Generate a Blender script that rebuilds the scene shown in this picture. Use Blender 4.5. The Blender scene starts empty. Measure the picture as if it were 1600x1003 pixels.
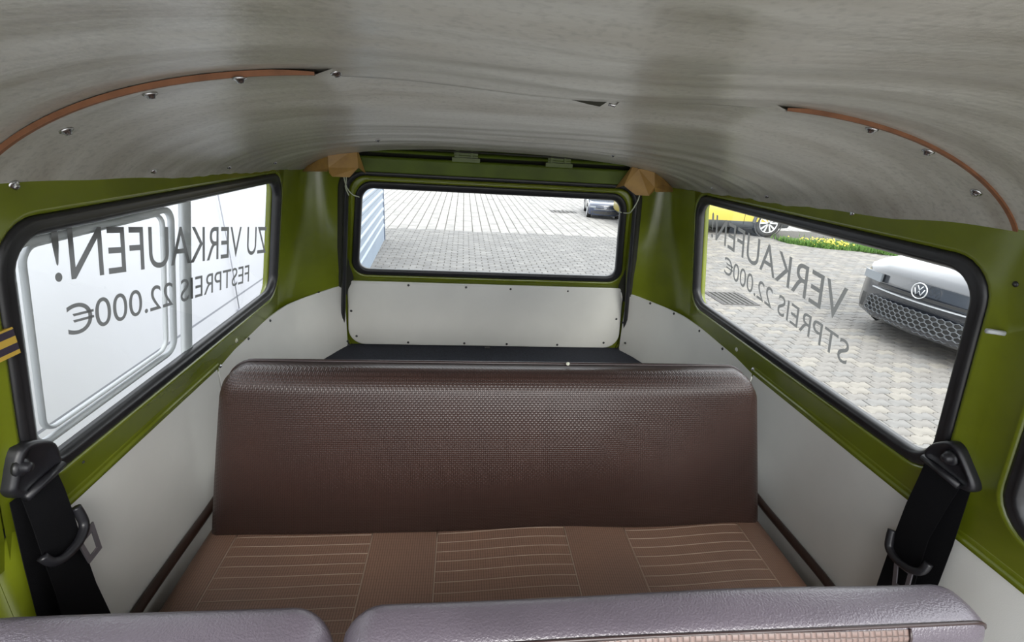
import bpy, bmesh, math, random
from mathutils import Vector, Matrix
from mathutils.bvhtree import BVHTree
random.seed(7)
SC = bpy.context.scene
COL = SC.collection

# ------------------------------------------------------------------ camera
F, PITCH, YAW, ROLL = 756.47, .3516, .1129, .0602
CAM = Vector((-.1226, 0, .6289))
fw = Vector((math.sin(YAW)*math.cos(PITCH), math.cos(YAW)*math.cos(PITCH), -math.sin(PITCH)))
r0 = Vector((math.cos(YAW), -math.sin(YAW), 0))
u0 = r0.cross(fw)
rr_ = r0*math.cos(ROLL)+u0*math.sin(ROLL)
uu_ = -r0*math.sin(ROLL)+u0*math.cos(ROLL)
cd = bpy.data.cameras.new('camera')
cam = bpy.data.objects.new('camera', cd)
COL.objects.link(cam)
M3 = Matrix((rr_, uu_, -fw)).transposed()
cam.matrix_world = Matrix.Translation(CAM) @ M3.to_4x4()
cd.sensor_fit = 'HORIZONTAL'
cd.sensor_width = 36
cd.lens = F/1600*36
cd.clip_start = .01
cd.clip_end = 300
SC.camera = cam

# ------------------------------------------------------------------ world, sun, exposure
wd = bpy.data.worlds.new('overcast_sky')
SC.world = wd
wd.use_nodes = True
bg = wd.node_tree.nodes['Background']
bg.inputs[0].default_value = (.93, .96, 1, 1)
bg.inputs[1].default_value = 1.0
sd = bpy.data.lights.new('sun', 'SUN')
sd.energy = 1.7
sd.angle = math.radians(42)
sd.color = (1, .97, .92)
sun = bpy.data.objects.new('sun', sd)
COL.objects.link(sun)
sun.rotation_euler = Vector((-.17, .80, -.56)).to_track_quat('-Z', 'Y').to_euler()
SC.view_settings.view_transform = 'Standard'
SC.view_settings.look = 'None'
SC.view_settings.gamma = 1
SC.view_settings.use_curve_mapping = False
SC.view_settings.exposure = 1.76

GZ = -1.2

# ------------------------------------------------------------------ materials
def nt(name):
    m = bpy.data.materials.new(name)
    m.use_nodes = True
    return m, m.node_tree, m.node_tree.nodes['Principled BSDF']
def mat(name, col, rough=.5, metal=0, spec=.5, noise=0, nscale=20, bump=0, bscale=200, stretch=(1, 1, 1), col2=None, coat=0):
    m, t, p = nt(name)
    p.inputs['Base Color'].default_value = (*col, 1)
    p.inputs['Roughness'].default_value = rough
    p.inputs['Metallic'].default_value = metal
    p.inputs['Specular IOR Level'].default_value = spec
    p.inputs['Coat Weight'].default_value = coat
    if noise or bump:
        tc = t.nodes.new('ShaderNodeTexCoord')
        mp = t.nodes.new('ShaderNodeMapping')
        mp.inputs['Scale'].default_value = stretch
        t.links.new(tc.outputs['Object'], mp.inputs[0])
    if noise:
        n = t.nodes.new('ShaderNodeTexNoise')
        n.inputs['Scale'].default_value = nscale
        n.inputs['Detail'].default_value = 5
        t.links.new(mp.outputs[0], n.inputs['Vector'])
        mx = t.nodes.new('ShaderNodeMix'); mx.data_type = 'RGBA'
        c2 = col2 or tuple(c*(1-noise) for c in col)
        rp = t.nodes.new('ShaderNodeMapRange')
        rp.inputs[1].default_value = .35; rp.inputs[2].default_value = .7
        t.links.new(n.outputs[0], rp.inputs[0])
        t.links.new(rp.outputs[0], mx.inputs[0])
        mx.inputs[6].default_value = (*col, 1); mx.inputs[7].default_value = (*c2, 1)
        t.links.new(mx.outputs[2], p.inputs['Base Color'])
    if bump:
        n2 = t.nodes.new('ShaderNodeTexNoise')
        n2.inputs['Scale'].default_value = bscale
        t.links.new(mp.outputs[0], n2.inputs['Vector'])
        b = t.nodes.new('ShaderNodeBump')
        b.inputs['Strength'].default_value = bump
        b.inputs['Distance'].default_value = .002
        t.links.new(n2.outputs[0], b.inputs['Height'])
        t.links.new(b.outputs[0], p.inputs['Normal'])
    return m

def weave_mat(name, col, col2, kind, pitch=.0055, strength=.6, rough=.4):
    """UV in metres; basket or rib relief."""
    m, t, p = nt(name)
    N, L = t.nodes, t.links
    uv = N.new('ShaderNodeUVMap')
    sx = N.new('ShaderNodeSeparateXYZ'); L.new(uv.outputs[0], sx.inputs[0])
    def mth(op, a, b=None, c=None):
        n = N.new('ShaderNodeMath'); n.operation = op
        for i, v in enumerate((a, b, c)):
            if v is None: continue
            if isinstance(v, (int, float)): n.inputs[i].default_value = v
            else: L.new(v, n.inputs[i])
        return n.outputs[0]
    k = 2*math.pi/pitch
    su = mth('SINE', mth('MULTIPLY', sx.outputs[0], k))
    sv = mth('SINE', mth('MULTIPLY', sx.outputs[1], k))
    if kind == 'basket':
        ck = mth('MULTIPLY', mth('SINE', mth('MULTIPLY', sx.outputs[0], k/2)), mth('SINE', mth('MULTIPLY', sx.outputs[1], k/2)))
        s = mth('GREATER_THAN', ck, 0)
        au = mth('ABSOLUTE', mth('SINE', mth('MULTIPLY', sx.outputs[0], k/2)))
        av = mth('ABSOLUTE', mth('SINE', mth('MULTIPLY', sx.outputs[1], k/2)))
        h = mth('ADD', mth('MULTIPLY', s, mth('MULTIPLY', au, 1.0)), mth('MULTIPLY', mth('SUBTRACT', 1, s), av))
        h = mth('MULTIPLY', h, mth('MINIMUM', mth('MULTIPLY', mth('MINIMUM', au, av), 3), 1))
    else:
        au = mth('ABSOLUTE', mth('SINE', mth('MULTIPLY', sx.outputs[0], k/2)))
        av = mth('ABSOLUTE', mth('SINE', mth('MULTIPLY', sx.outputs[1], k/3)))
        h = mth('MULTIPLY', mth('MINIMUM', mth('MULTIPLY', au, 1.6), 1), mth('MINIMUM', mth('ADD', av, .6), 1))
    b = N.new('ShaderNodeBump'); b.inputs['Strength'].default_value = strength; b.inputs['Distance'].default_value = .001
    L.new(h, b.inputs['Height']); L.new(b.outputs[0], p.inputs['Normal'])
    tc = N.new('ShaderNodeTexCoord')
    n = N.new('ShaderNodeTexNoise'); n.inputs['Scale'].default_value = 7; n.inputs['Detail'].default_value = 4
    L.new(tc.outputs['Object'], n.inputs['Vector'])
    mx = N.new('ShaderNodeMix'); mx.data_type = 'RGBA'
    L.new(n.outputs[0], mx.inputs[0])
    mx.inputs[6].default_value = (*col, 1); mx.inputs[7].default_value = (*col2, 1)
    m2 = N.new('ShaderNodeMix'); m2.data_type = 'RGBA'; m2.blend_type = 'MULTIPLY'; m2.inputs[0].default_value = .55
    L.new(mx.outputs[2], m2.inputs[6]); L.new(h, m2.inputs[7]); L.new(m2.outputs[2], p.inputs['Base Color'])
    p.inputs['Roughness'].default_value = rough
    return m

def glass_mat(name, tint=(.95, .97, .96), refl=.06):
    m = bpy.data.materials.new(name); m.use_nodes = True
    t = m.node_tree; t.nodes.clear()
    o = t.nodes.new('ShaderNodeOutputMaterial')
    tr = t.nodes.new('ShaderNodeBsdfTransparent'); tr.inputs[0].default_value = (*tint, 1)
    gl = t.nodes.new('ShaderNodeBsdfGlossy'); gl.inputs['Roughness'].default_value = .02
    lw = t.nodes.new('ShaderNodeLayerWeight')
    pw = t.nodes.new('ShaderNodeMath'); pw.operation = 'POWER'; pw.inputs[1].default_value = 5
    t.links.new(lw.outputs['Facing'], pw.inputs[0])
    fr = t.nodes.new('ShaderNodeMath'); fr.operation = 'MULTIPLY_ADD'; fr.inputs[1].default_value = .7; fr.inputs[2].default_value = .05
    t.links.new(pw.outputs[0], fr.inputs[0])
    mx = t.nodes.new('ShaderNodeMixShader')
    t.links.new(fr.outputs[0], mx.inputs[0]); t.links.new(tr.outputs[0], mx.inputs[1]); t.links.new(gl.outputs[0], mx.inputs[2])
    t.links.new(mx.outputs[0], o.inputs[0])
    return m

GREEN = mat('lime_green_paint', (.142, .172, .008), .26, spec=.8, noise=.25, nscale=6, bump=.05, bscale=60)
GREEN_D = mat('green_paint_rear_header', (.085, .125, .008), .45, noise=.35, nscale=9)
WHITE = mat('white_hardboard', (.67, .665, .63), .42, noise=.08, nscale=5, bump=.08, bscale=500)
HEAD = mat('headliner_vinyl', (.56, .545, .48), .36, noise=.14, nscale=9, bump=.14, bscale=420, stretch=(1, 1, 1))
def headliner():
    m, t, p = nt('stained_headliner_board')
    N, L = t.nodes, t.links
    tc = N.new('ShaderNodeTexCoord')
    mp = N.new('ShaderNodeMapping'); mp.inputs['Scale'].default_value = (1.2, 7, 2)
    L.new(tc.outputs['Object'], mp.inputs[0])
    n = N.new('ShaderNodeTexNoise'); n.inputs['Scale'].default_value = 3; n.inputs['Detail'].default_value = 6
    L.new(mp.outputs[0], n.inputs['Vector'])
    cr = N.new('ShaderNodeValToRGB')
    cr.color_ramp.elements[0].position = .3; cr.color_ramp.elements[0].color = (.30, .28, .24, 1)
    cr.color_ramp.elements[1].position = .62; cr.color_ramp.elements[1].color = (.41, .40, .36, 1)
    L.new(n.outputs[0], cr.inputs[0])
    sp = N.new('ShaderNodeTexNoise'); sp.inputs['Scale'].default_value = 130; sp.inputs['Detail'].default_value = 2
    L.new(tc.outputs['Object'], sp.inputs['Vector'])
    r2 = N.new('ShaderNodeMapRange'); r2.inputs[1].default_value = .3; r2.inputs[2].default_value = .5; r2.inputs[3].default_value = .8; r2.inputs[4].default_value = 1
    L.new(sp.outputs[0], r2.inputs[0])
    m2 = N.new('ShaderNodeMix'); m2.data_type = 'RGBA'; m2.blend_type = 'MULTIPLY'; m2.inputs[0].default_value = 1
    L.new(cr.outputs[0], m2.inputs[6]); L.new(r2.outputs[0], m2.inputs[7]); L.new(m2.outputs[2], p.inputs['Base Color'])
    b = N.new('ShaderNodeBump'); b.inputs['Strength'].default_value = .25; b.inputs['Distance'].default_value = .001
    L.new(sp.outputs[0], b.inputs['Height'])
    b2 = N.new('ShaderNodeBump'); b2.inputs['Strength'].default_value = .35; b2.inputs['Distance'].default_value = .006
    L.new(n.outputs[0], b2.inputs['Height']); L.new(b.outputs[0], b2.inputs['Normal'])
    L.new(b2.outputs[0], p.inputs['Normal'])
    p.inputs['Roughness'].default_value = .30
    return m
HEAD = headliner()
EDGE = mat('brown_board_edge', (.22, .09, .04), .7, noise=.3, nscale=40)
RUBBER = mat('black_rubber', (.018, .018, .02), .38, noise=.3, nscale=30)
BLACK = mat('black_plastic', (.012, .012, .015), .4)
STRAP = mat('black_belt_webbing', (.004, .004, .005), .9, spec=.15, bump=.4, bscale=900)
DARK = mat('dark_cavity', (.02, .02, .012), .8)
CARPET = mat('dark_blue_carpet', (.022, .025, .038), .95, noise=.5, nscale=180, bump=.6, bscale=500)
CHROME = mat('nickel_screw', (.55, .55, .56), .25, metal=1)
DSCREW = mat('dark_screw', (.06, .06, .06), .4, metal=.8)
PSCREW = mat('pale_plastic_plug', (.55, .55, .45), .4)
TAN = mat('tan_hinge_cover', (.40, .235, .06), .5, noise=.5, nscale=14, col2=(.24, .13, .045))
WIRE = mat('pale_wire', (.45, .48, .36), .5)
VINYL = mat('aubergine_brown_vinyl', (.092, .078, .098), .34, spec=1, noise=.2, nscale=8, bump=.5, bscale=330)
PIPE = mat('dark_piping', (.03, .018, .018), .35)
BACKM = weave_mat('basket_weave_brown_vinyl', (.058, .029, .023), (.040, .023, .020), 'basket', .0056, .5, .34)
SEATM = weave_mat('ribbed_brown_vinyl', (.27, .155, .105), (.20, .12, .09), 'rib', .0060, .5, .42)
WOVEN = weave_mat('woven_brown_vinyl_front', (.17, .12, .105), (.15, .105, .095), 'basket', .0085, .7, .4)
SEAM = mat('pale_heat_pressed_seam', (.34, .25, .19), .5)
TUBE = mat('dark_brown_rail', (.028, .014, .010), .35)
GLASS = glass_mat('window_glass')
LETTER = mat('grey_vinyl_lettering', (.22, .225, .22), .6)
_t = LETTER.node_tree
_tr = _t.nodes.new('ShaderNodeBsdfTranslucent'); _tr.inputs[0].default_value = (.13, .132, .13, 1)
_mx = _t.nodes.new('ShaderNodeMixShader'); _mx.inputs[0].default_value = .6
_t.links.new(_t.nodes['Principled BSDF'].outputs[0], _mx.inputs[1]); _t.links.new(_tr.outputs[0], _mx.inputs[2])
_t.links.new(_mx.outputs[0], _t.nodes['Material Output'].inputs[0])
ALU = mat('pale_aluminium', (.50, .52, .54), .55, metal=.15)

# ------------------------------------------------------------------ helpers
def org(o):
    v = Vector((0, 0, 0))
    while o is not None:
        v += o.location; o = o.parent
    return v
def mk(name, verts, faces, m, parent=None, smooth=True, uvs=None, local=False, mats=None, fm=None):
    me = bpy.data.meshes.new(name)
    off = Vector((0, 0, 0)) if (local or parent is None) else org(parent)
    me.from_pydata([tuple(Vector(v)-off) for v in verts], [], faces)
    me.materials.append(m)
    if mats:
        for q in mats: me.materials.append(q)
    if fm:
        me.polygons.foreach_set('material_index', fm)
    if smooth: me.shade_smooth()
    if smooth == 2: me.set_sharp_from_angle(angle=math.radians(35))
    if uvs:
        ul = me.uv_layers.new(name='UVMap')
        for lp in me.loops: ul.data[lp.index].uv = uvs[lp.vertex_index]
    me.validate()
    o = bpy.data.objects.new(name, me)
    COL.objects.link(o)
    if parent: o.parent = parent
    return o
def fixn(o):
    bm = bmesh.new(); bm.from_mesh(o.data)
    bmesh.ops.recalc_face_normals(bm, faces=bm.faces); bm.to_mesh(o.data); bm.free()
    return o
def tag(o, label=None, cat=None, group=None, kind=None):
    if label: o['label'] = label
    if cat: o['category'] = cat
    if group: o['group'] = group
    if kind: o['kind'] = kind
    return o
def empty(name, loc=(0, 0, 0), rz=0, parent=None):
    o = bpy.data.objects.new(name, None); COL.objects.link(o)
    o.location = loc; o.rotation_euler = (0, 0, rz); o.empty_display_size = .1
    if parent: o.parent = parent
    return o
def loft(rings, closed=True, cap0=False, cap1=False):
    v = []; f = []; n = len(rings[0])
    for r in rings: v += [tuple(p) for p in r]
    for i in range(len(rings)-1):
        for j in range(n if closed else n-1):
            a = i*n+j; b = i*n+(j+1) % n
            f.append((a, b, b+n, a+n))
    if cap0: f.append(tuple(range(n))[::-1])
    if cap1: f.append(tuple((len(rings)-1)*n+j for j in range(n)))
    return v, f
def box(c, s, R=None, bev=0):
    cx, cy, cz = c; a, b, h = s[0]/2, s[1]/2, s[2]/2
    P = [Vector((x, y, z)) for x in (-a, a) for y in (-b, b) for z in (-h, h)]
    if R: P = [R @ p for p in P]
    P = [tuple(p+Vector(c)) for p in P]
    return P, [(0, 1, 3, 2), (4, 6, 7, 5), (0, 4, 5, 1), (2, 3, 7, 6), (0, 2, 6, 4), (1, 5, 7, 3)]
def join(*vf):
    V = []; FF = []
    for v, f in vf:
        k = len(V); V += list(v); FF += [tuple(i+k for i in q) for q in f]
    return V, FF
def rr(x0, x1, z0, z1, r, n=7):
    out = []
    for cx, cz, a0 in ((x1-r, z1-r, 0), (x0+r, z1-r, 90), (x0+r, z0+r, 180), (x1-r, z0+r, 270)):
        for k in range(n+1):
            a = math.radians(a0+90*k/n)
            out.append((cx+r*math.cos(a), cz+r*math.sin(a)))
    return out
def tube(pts, r, n=8, closed=False, caps=True, rad=None):
    pts = [Vector(p) for p in pts]; rings = []
    N = len(pts); up = None
    for i, p in enumerate(pts):
        if closed: t = (pts[(i+1) % N]-pts[i-1]).normalized()
        else: t = (pts[min(i+1, N-1)]-pts[max(i-1, 0)]).normalized()
        if up is None:
            a = Vector((0, 0, 1)) if abs(t.z) < .9 else Vector((1, 0, 0))
            up = (a-t*a.dot(t)).normalized()
        else: up = (up-t*up.dot(t)).normalized()
        s = t.cross(up); rad_i = rad[i] if rad else r
        rings.append([p+(up*math.cos(2*math.pi*k/n)+s*math.sin(2*math.pi*k/n))*rad_i for k in range(n)])
    if closed: rings.append(rings[0])
    return loft(rings, True, caps and not closed, caps and not closed)
def crom(P, m=6):
    P = [Vector(p) for p in P]; out = []
    for i in range(len(P)-1):
        p0, p1, p2, p3 = P[max(i-1, 0)], P[i], P[i+1], P[min(i+2, len(P)-1)]
        for k in range(m):
            t = k/m
            out.append(.5*((2*p1)+(p2-p0)*t+(2*p0-5*p1+4*p2-p3)*t*t+(3*p1-p0-3*p2+p3)*t**3))
    out.append(P[-1]); return out
def ray(px, py): return (fw+rr_*((px-800)/F)-uu_*((py-501.5)/F))
def sst(a, b, x):
    t = max(0, min(1, (x-a)/(b-a))); return t*t*(3-2*t)

# screws: one mesh for each kind, copied
def screw_mesh(name, r, h, m):
    V, FF = [], []
    prof = [(r*1.0, 0), (r, h*.25), (r*.72, h*.5), (r*.6, h*.5), (r*.5, h), (r*.12, h*1.1)]
    rings = [[(q*math.cos(k*math.pi/6), q*math.sin(k*math.pi/6), z) for k in range(12)] for q, z in prof]
    V, FF = loft(rings, True, True, True)
    me = bpy.data.meshes.new(name); me.from_pydata(V, [], FF); me.materials.append(m); me.shade_smooth(); return me
SM_BIG = screw_mesh('cup_washer_screw', .0085, .006, CHROME)
SM_SMALL = screw_mesh('small_screw', .0058, .004, DSCREW)
SM_PLUG = screw_mesh('pale_plug', .008, .004, PSCREW)
def screw(me, p, n, parent, name='screw', s=1):
    o = bpy.data.objects.new(name, me); COL.objects.link(o); o.parent = parent
    q = Vector(n).normalized().to_track_quat('Z', 'Y')
    o.matrix_local = Matrix.Translation(Vector(p)-org(parent)) @ q.to_matrix().to_4x4() @ Matrix.Scale(s, 4)
    return o
def bvh(*objs):
    V = []; P = []
    for o in objs:
        k = len(V); w = org(o)
        V += [v.co+w for v in o.data.vertices]; P += [tuple(i+k for i in p.vertices) for p in o.data.polygons]
    return BVHTree.FromPolygons(V, P)
def hit(tree, px, py):
    d = ray(px, py).normalized(); h = tree.ray_cast(CAM, d)
    if h[0] is None: return None, None
    n = h[1]
    if n.dot(d) > 0: n = -n
    return h[0], n

# ================================================================== SIDE WALLS
def wx(z): return .797-.151*max(z, 0)
def SP(s, y, z, d=0): return (s*(wx(z)+d), y, z)
WA = (.70, 1.712, .098, .470, .055)
WB_ = (-.03, .548, .098, .470, .055)
def win_rings(s, W, prof):
    y0, y1, z0, z1, r = W
    return [[SP(s, y, z, d) for y, z in rr(y0-o, y1+o, z0-o, z1+o, max(r+o*.7, .01))] for o, d in prof]
TOPP = [(.800, .60, -.008), (.800, 1.0, -.005), (.800, 1.30, -.001), (.7975, 1.50, .003), (.797, 1.63, .006), (.783, 1.78, .008), (.752, 1.86, .011), (.69, 1.945, .020), (.611, 2.0, .037)]
BOTP = [(.800, .60), (.800, 1.0), (.800, 1.30), (.789, 1.46), (.760, 1.60), (.716, 1.74), (.682, 1.835), (.650, 1.925), (.615, 2.01)]

def side_wall(s, nm, segname):
    wall = empty(nm, (s*.8, 0, GZ+.3)); tag(wall, kind='structure')
    # upper skin, two segments with openings
    lowb = .0
    rA = [[SP(s, y, z) for y, z in rr(.63, 1.76, -.02, .60, .002)]] + win_rings(s, WA, [(.040, 0), (.034, -.005), (.028, -.004), (.024, .004), (.020, .018)])
    fixn(mk('painted_panel', *loft(rA), GREEN, wall))
    zb = .03 if s < 0 else -.02
    rB = [[SP(s, y, z) for y, z in rr(-.08, .63, zb, .60, .002)]] + win_rings(s, WB_ if s > 0 else (-.03, .525, .098, .470, .055), [(.040, 0), (.034, -.005), (.028, -.004), (.024, .004), (.020, .018)])
    fixn(mk('painted_panel', *loft(rB), GREEN, wall))
    # rounded rear quarter
    A0 = [(.797, 1.76), (.785, 1.83), (.752, 1.885), (.69, 1.955), (.612, 2.003), (.606, 2.06)]
    A1 = [(.7215, 1.76), (.716, 1.85), (.700, 1.915), (.640, 1.945), (.530, 1.885), (.522, 1.96)]
    rings = []
    for i in range(13):
        z = -.30+.90*i/12; t = (z-0)/.5
        cp = [Vector((a[0]+(b[0]-a[0])*t, a[1]+(b[1]-a[1])*t, 0)) for a, b in zip(A0, A1)]
        if z < 0: cp = [Vector((a[0]+.006, a[1]+.006, 0)) for a in A0]
        cv = crom(cp[:5], 5)+[cp[5]]
        rings.append([(s*c.x, c.y, z) for c in cv])
    v, f = loft(rings, False)
    fixn(mk('rear_quarter_panel', v, f, GREEN, wall))
    # lower skin behind the boards
    v, f = loft([[(s*.812, y, z) for y in (.62, 1.3, 1.9)] for z in (-1.15, -.02)], False)
    mk('lower_skin', v, f, GREEN, wall, smooth=False)
    if s > 0:
        v, f = box((s*.815, .2, -.58), (.01, .84, 1.12)); mk('lower_skin', v, f, GREEN, wall, smooth=False)
    # pressed ledge seam just above the board
    L0 = 1.30
    pr = [(-.001, .022), (-.004, .018), (-.0045, .012), (-.002, .008), (-.006, .005), (-.006, -.002), (.002, -.006)]
    ys = [(.64 if s < 0 else -.08), .8, 1.0, 1.2, 1.295]
    rings = [[(s*(.797+d), y, z-(.004 if y < .9 else 0)) for d, z in pr] for y in ys]
    fixn(mk('pressed_ledge', *loft(rings, False), GREEN, wall))
    # boards
    def board(name, tp, bt, th=.004):
        outer = [[(s*a[0], a[1], a[2]) for a in tp], [(s*b[0], b[1], b[2]) for b in bt]]
        front = [[(s*(a[0]-th), a[1]-(th if a[1] > 1.9 else 0), a[2]) for a in tp], [(s*(b[0]-th), b[1]-(th if b[1] > 1.9 else 0), b[2]) for b in bt]]
        # bevelled slab
        ring = lambda r, e: [tuple(p) for p in r[0]]+[tuple(p) for p in r[1][::-1]]
        R0 = ring(outer, 0); R1 = ring(front, 0)
        n = len(tp)
        v = R0+R1; N = len(R0); f = [(j, (j+1) % N, (j+1) % N+N, j+N) for j in range(N)]
        for j in range(n-1):
            f.append((N+j, N+j+1, 2*N-2-j, 2*N-1-j)); f.append((j, j+1, N-2-j, N-1-j))
        return fixn(mk(name, v, f, WHITE, wall, smooth=2))
    y0 = .735 if s < 0 else -.08
    tp = [(.800, y0, -.010), (.800, .9, -.007), (.800, 1.1, -.004), (.800, 1.292, -.002)]
    b1 = board('trim_board', tp, [(a[0], a[1], -.95) for a in tp])
    tp = [tuple(c) for c in crom([Vector(a) for a in TOPP[2:]], 4)]
    bt = [tuple(c) for c in crom([Vector((a[0], a[1], -.262)) for a in BOTP[2:]], 4)]
    tp[0] = (tp[0][0], 1.299, tp[0][2]); bt[0] = (bt[0][0], 1.299, bt[0][2])
    b2 = board('trim_board', tp, bt)
    tag(b2, 'curved white trim board round the luggage shelf')
    return wall, b1, b2
wallR, bR1, bR2 = side_wall(1, 'wall_right', 0)
wallL, bL1, bL2 = side_wall(-1, 'wall_left', 0)
v, f = loft([[SP(-1, y, z, .003) for y in (.572, .66)] for z in (-.02, .05, .16, .30)], False)
mk('pillar_backing', v, f, GREEN, wallL)
# left front edge pillar and dark sliding door
v, f = loft([[(-.800, .735, z), (-.797, .70, z), (-.790, .655, z), (-.788, .645, z), (-.800, .622, z), (-.845, .618, z)] for z in (-1.1, .034)], False)
fixn(mk('door_pillar', v, f, GREEN, wallL))
v, f = box((-.86, .2, -.55), (.02, .84, 1.2)); mk('dark_door_recess', v, f, DARK, wallL, smooth=False)
v, f = join(box((-.832, .27, .040), (.08, .74, .014)), box((-.855, .632, -.5), (.05, .03, 1.16)))
mk('door_leak_seal', v, f, RUBBER, wallL, smooth=False)  # boxes added to stop sky light leaking past the door recess

def side_window(s, W, name, sub=True):
    w = empty(name, (s*.78, (W[0]+W[1])/2, W[2])); tag(w, kind='structure')
    prof = [(.026, .010), (.0245, -.004), (.017, -.0075), (.012, -.005), (.008, -.009), (.002, -.007), (-.004, .004), (-.004, .016), (.018, .02)]
    fixn(mk('rubber_seal', *loft(win_rings(s, W, prof)), RUBBER, w))
    y0, y1, z0, z1, r = W
    o = .006
    pts = [SP(s, y, z, .010) for y, z in rr(y0-o, y1+o, z0-o, z1+o, r)]
    mk('pane', pts, [tuple(range(len(pts)))], GLASS, w, smooth=False)
    return w
win2 = side_window(1, WA, 'window_2')
win1 = side_window(-1, WA, 'window_1')
win4 = side_window(1, WB_, 'window_4')
WB5 = (-.03, .525, .098, .470, .055)
win5 = side_window(-1, WB5, 'window_5')
# painted outer flange seen through the glass
for s, w in ((1, win2), (-1, win1)):
    fixn(mk('outer_flange', *loft(win_rings(s, (.685, 1.712, .080, .485, .05), [(.03, .02), (.004, .022), (.010, .034), (.010, .040), (.03, .045)])), GREEN, w))
# sliding pane frame in the left window: pale rounded frame and upright
def ringframe(s, W, wd_, d0, d1, name, m, parent):
    y0, y1, z0, z1, r = W
    q = lambda o, d: [SP(s, y, z, d) for y, z in rr(y0+o, y1-o, z0+o, z1-o, max(r-o, .004))]
    return fixn(mk(name, *loft([q(0, d1), q(0, d0), q(wd_*.4, d0-.003), q(wd_*.6, d0-.003), q(wd_, d0), q(wd_, d1), q(0, d1)]), m, parent))
ringframe(-1, (.716, 1.130, .118, .462, .035), .012, .016, .024, 'sliding_frame', ALU, win1)
ringframe(-1, (.745, 1.10, .135, .452, .03), .007, .020, .026, 'sliding_frame', ALU, win1)
v, f = loft([[SP(-1, y, z, d) for y, d in ((1.165, .014), (1.19, .012), (1.195, .014), (1.195, .026), (1.165, .026))] for z in (.09, .2, .35, .475)])
fixn(mk('upright', v, f, ALU, win1))

# lettering on the panes (flat vinyl), reads from outside
def lettering(text, s, ya, yb, za, zb, h, parent, d=.0085):
    euro = text.endswith('€')
    if euro: text = text[:-1]+'C'
    cu = bpy.data.curves.new('lettering', 'FONT'); cu.body = text; cu.size = 1; cu.offset = 0.0
    ob = bpy.data.objects.new('tmp_text', cu); COL.objects.link(ob)
    dg = bpy.context.evaluated_depsgraph_get(); me = bpy.data.meshes.new_from_object(ob.evaluated_get(dg))
    bpy.data.objects.remove(ob)
    if euro:   # the euro sign: a C with two cross bars
        bm = bmesh.new(); bm.from_mesh(me)
        xm = max(v.co.x for v in bm.verts)
        for hb in (.27, .41):
            q = [bm.verts.new((xm+dx, hb+dz, 0)) for dx, dz in ((-.66, 0), (-.16, 0), (-.13, .06), (-.66, .06))]
            bm.faces.new(q)
        bm.to_mesh(me); bm.free()
    xs = [v.co.x for v in me.vertices]; ys = [v.co.y for v in me.vertices]
    x0, x1 = min(xs), max(xs); cap = .729*1.0
    cap = max(ys)
    w = org(parent)
    for v in me.vertices:
        u = (v.co.x-x0)/(x1-x0); t = v.co.y/cap
        y = ya+(yb-ya)*u; z = za+(zb-za)*u+t*h
        v.co = Vector(SP(s, y, z, d))-w
    me.materials.clear(); me.materials.append(LETTER)
    o = bpy.data.objects.new('lettering', me); COL.objects.link(o); o.parent = parent
    return o
lettering('VERKAUFEN!', 1, .980, 1.635, .276, .358, .086, win2)
lettering('STPREIS 22.000€', 1, .950, 1.530, .184, .256, .058, win2)
lettering('ZU VERKAUFEN!', -1, 1.650, .785, .243, .388, .086, win1)
lettering('FESTPREIS 22.000€', -1, 1.520, .800, .180, .290, .054, win1)

# ================================================================== TAILGATE
def hm(x, z):   # rectangle coordinates -> tilted tapering tailgate
    if z > .04: return (x*(1-.292*(z-.1)), 2.045-.33*z)
    return (x*(1-.292*(-.06))*(1+.06*(.04-z)), 2.0318-.02*(.04-z))
def HP(x, z, d=0): a, b = hm(x, z); return (a, b+d, z)
gate = empty('door_1', (0, 2.03, -.25)); tag(gate, kind='structure')
def hr(x, z0, z1, r, o, d, n=7): return [HP(a, b, d) for a, b in rr(-x-o, x+o, z0-o, z1+o, max(r+o*.8, .004), n)]
GX, G0, G1, GR = .5525, .102, .444, .045
v, f = loft([hr(.601, .050, .487, .06, 0, .03), hr(.601, .050, .487, .06, 0, 0), hr(.594, .052, .480, .055, 0, -.006), hr(GX, G0, G1, GR, .036, -.006), hr(GX, G0, G1, GR, .030, -.009), hr(GX, G0, G1, GR, .024, 0), hr(GX, G0, G1, GR, .018, .014)])
fixn(mk('window_surround', v, f, GREEN, gate))
prof = [(.026, .006), (.024, -.006), (.017, -.010), (.010, -.007), (.004, -.009), (-.003, .002), (-.003, .016), (.018, .018)]
fixn(mk('rubber_seal', *loft([hr(GX, G0, G1, GR, o, d) for o, d in prof]), RUBBER, gate))
pts = hr(GX, G0, G1, GR, .005, .010); mk('pane', pts, [tuple(range(len(pts)))], GLASS, gate, smooth=False)
# lower part of the gate
v, f = loft([[HP(x, z, 0) for x in [-.61+1.22*i/12 for i in range(13)]] for z in (-.262, -.2, -.1, 0, .04, .052)]+[[HP(x, .095, .012) for x in [-.61+1.22*i/12 for i in range(13)]]], False)
fixn(mk('lower_gate_panel', v, f, GREEN, gate))
def lowring(o, d, r=.07):
    out = []
    X = .588-o; Z0 = -.238+o; Z1 = .049-o
    for cx, cz, a0, q in ((X-.01, Z1-.01, 0, .01), (-X+.01, Z1-.01, 90, .01), (-X+r, Z0+r, 180, r), (X-r, Z0+r, 270, r)):
        for k in range(8):
            a = math.radians(a0+90*k/7); out.append(HP(cx+q*math.cos(a), cz+q*math.sin(a), d))
    return out
v, f = loft([lowring(0, -.004), lowring(0, -.011), lowring(.003, -.013)], True, False, True)
gb = fixn(mk('trim_board', v, f, WHITE, gate, smooth=False))
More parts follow.
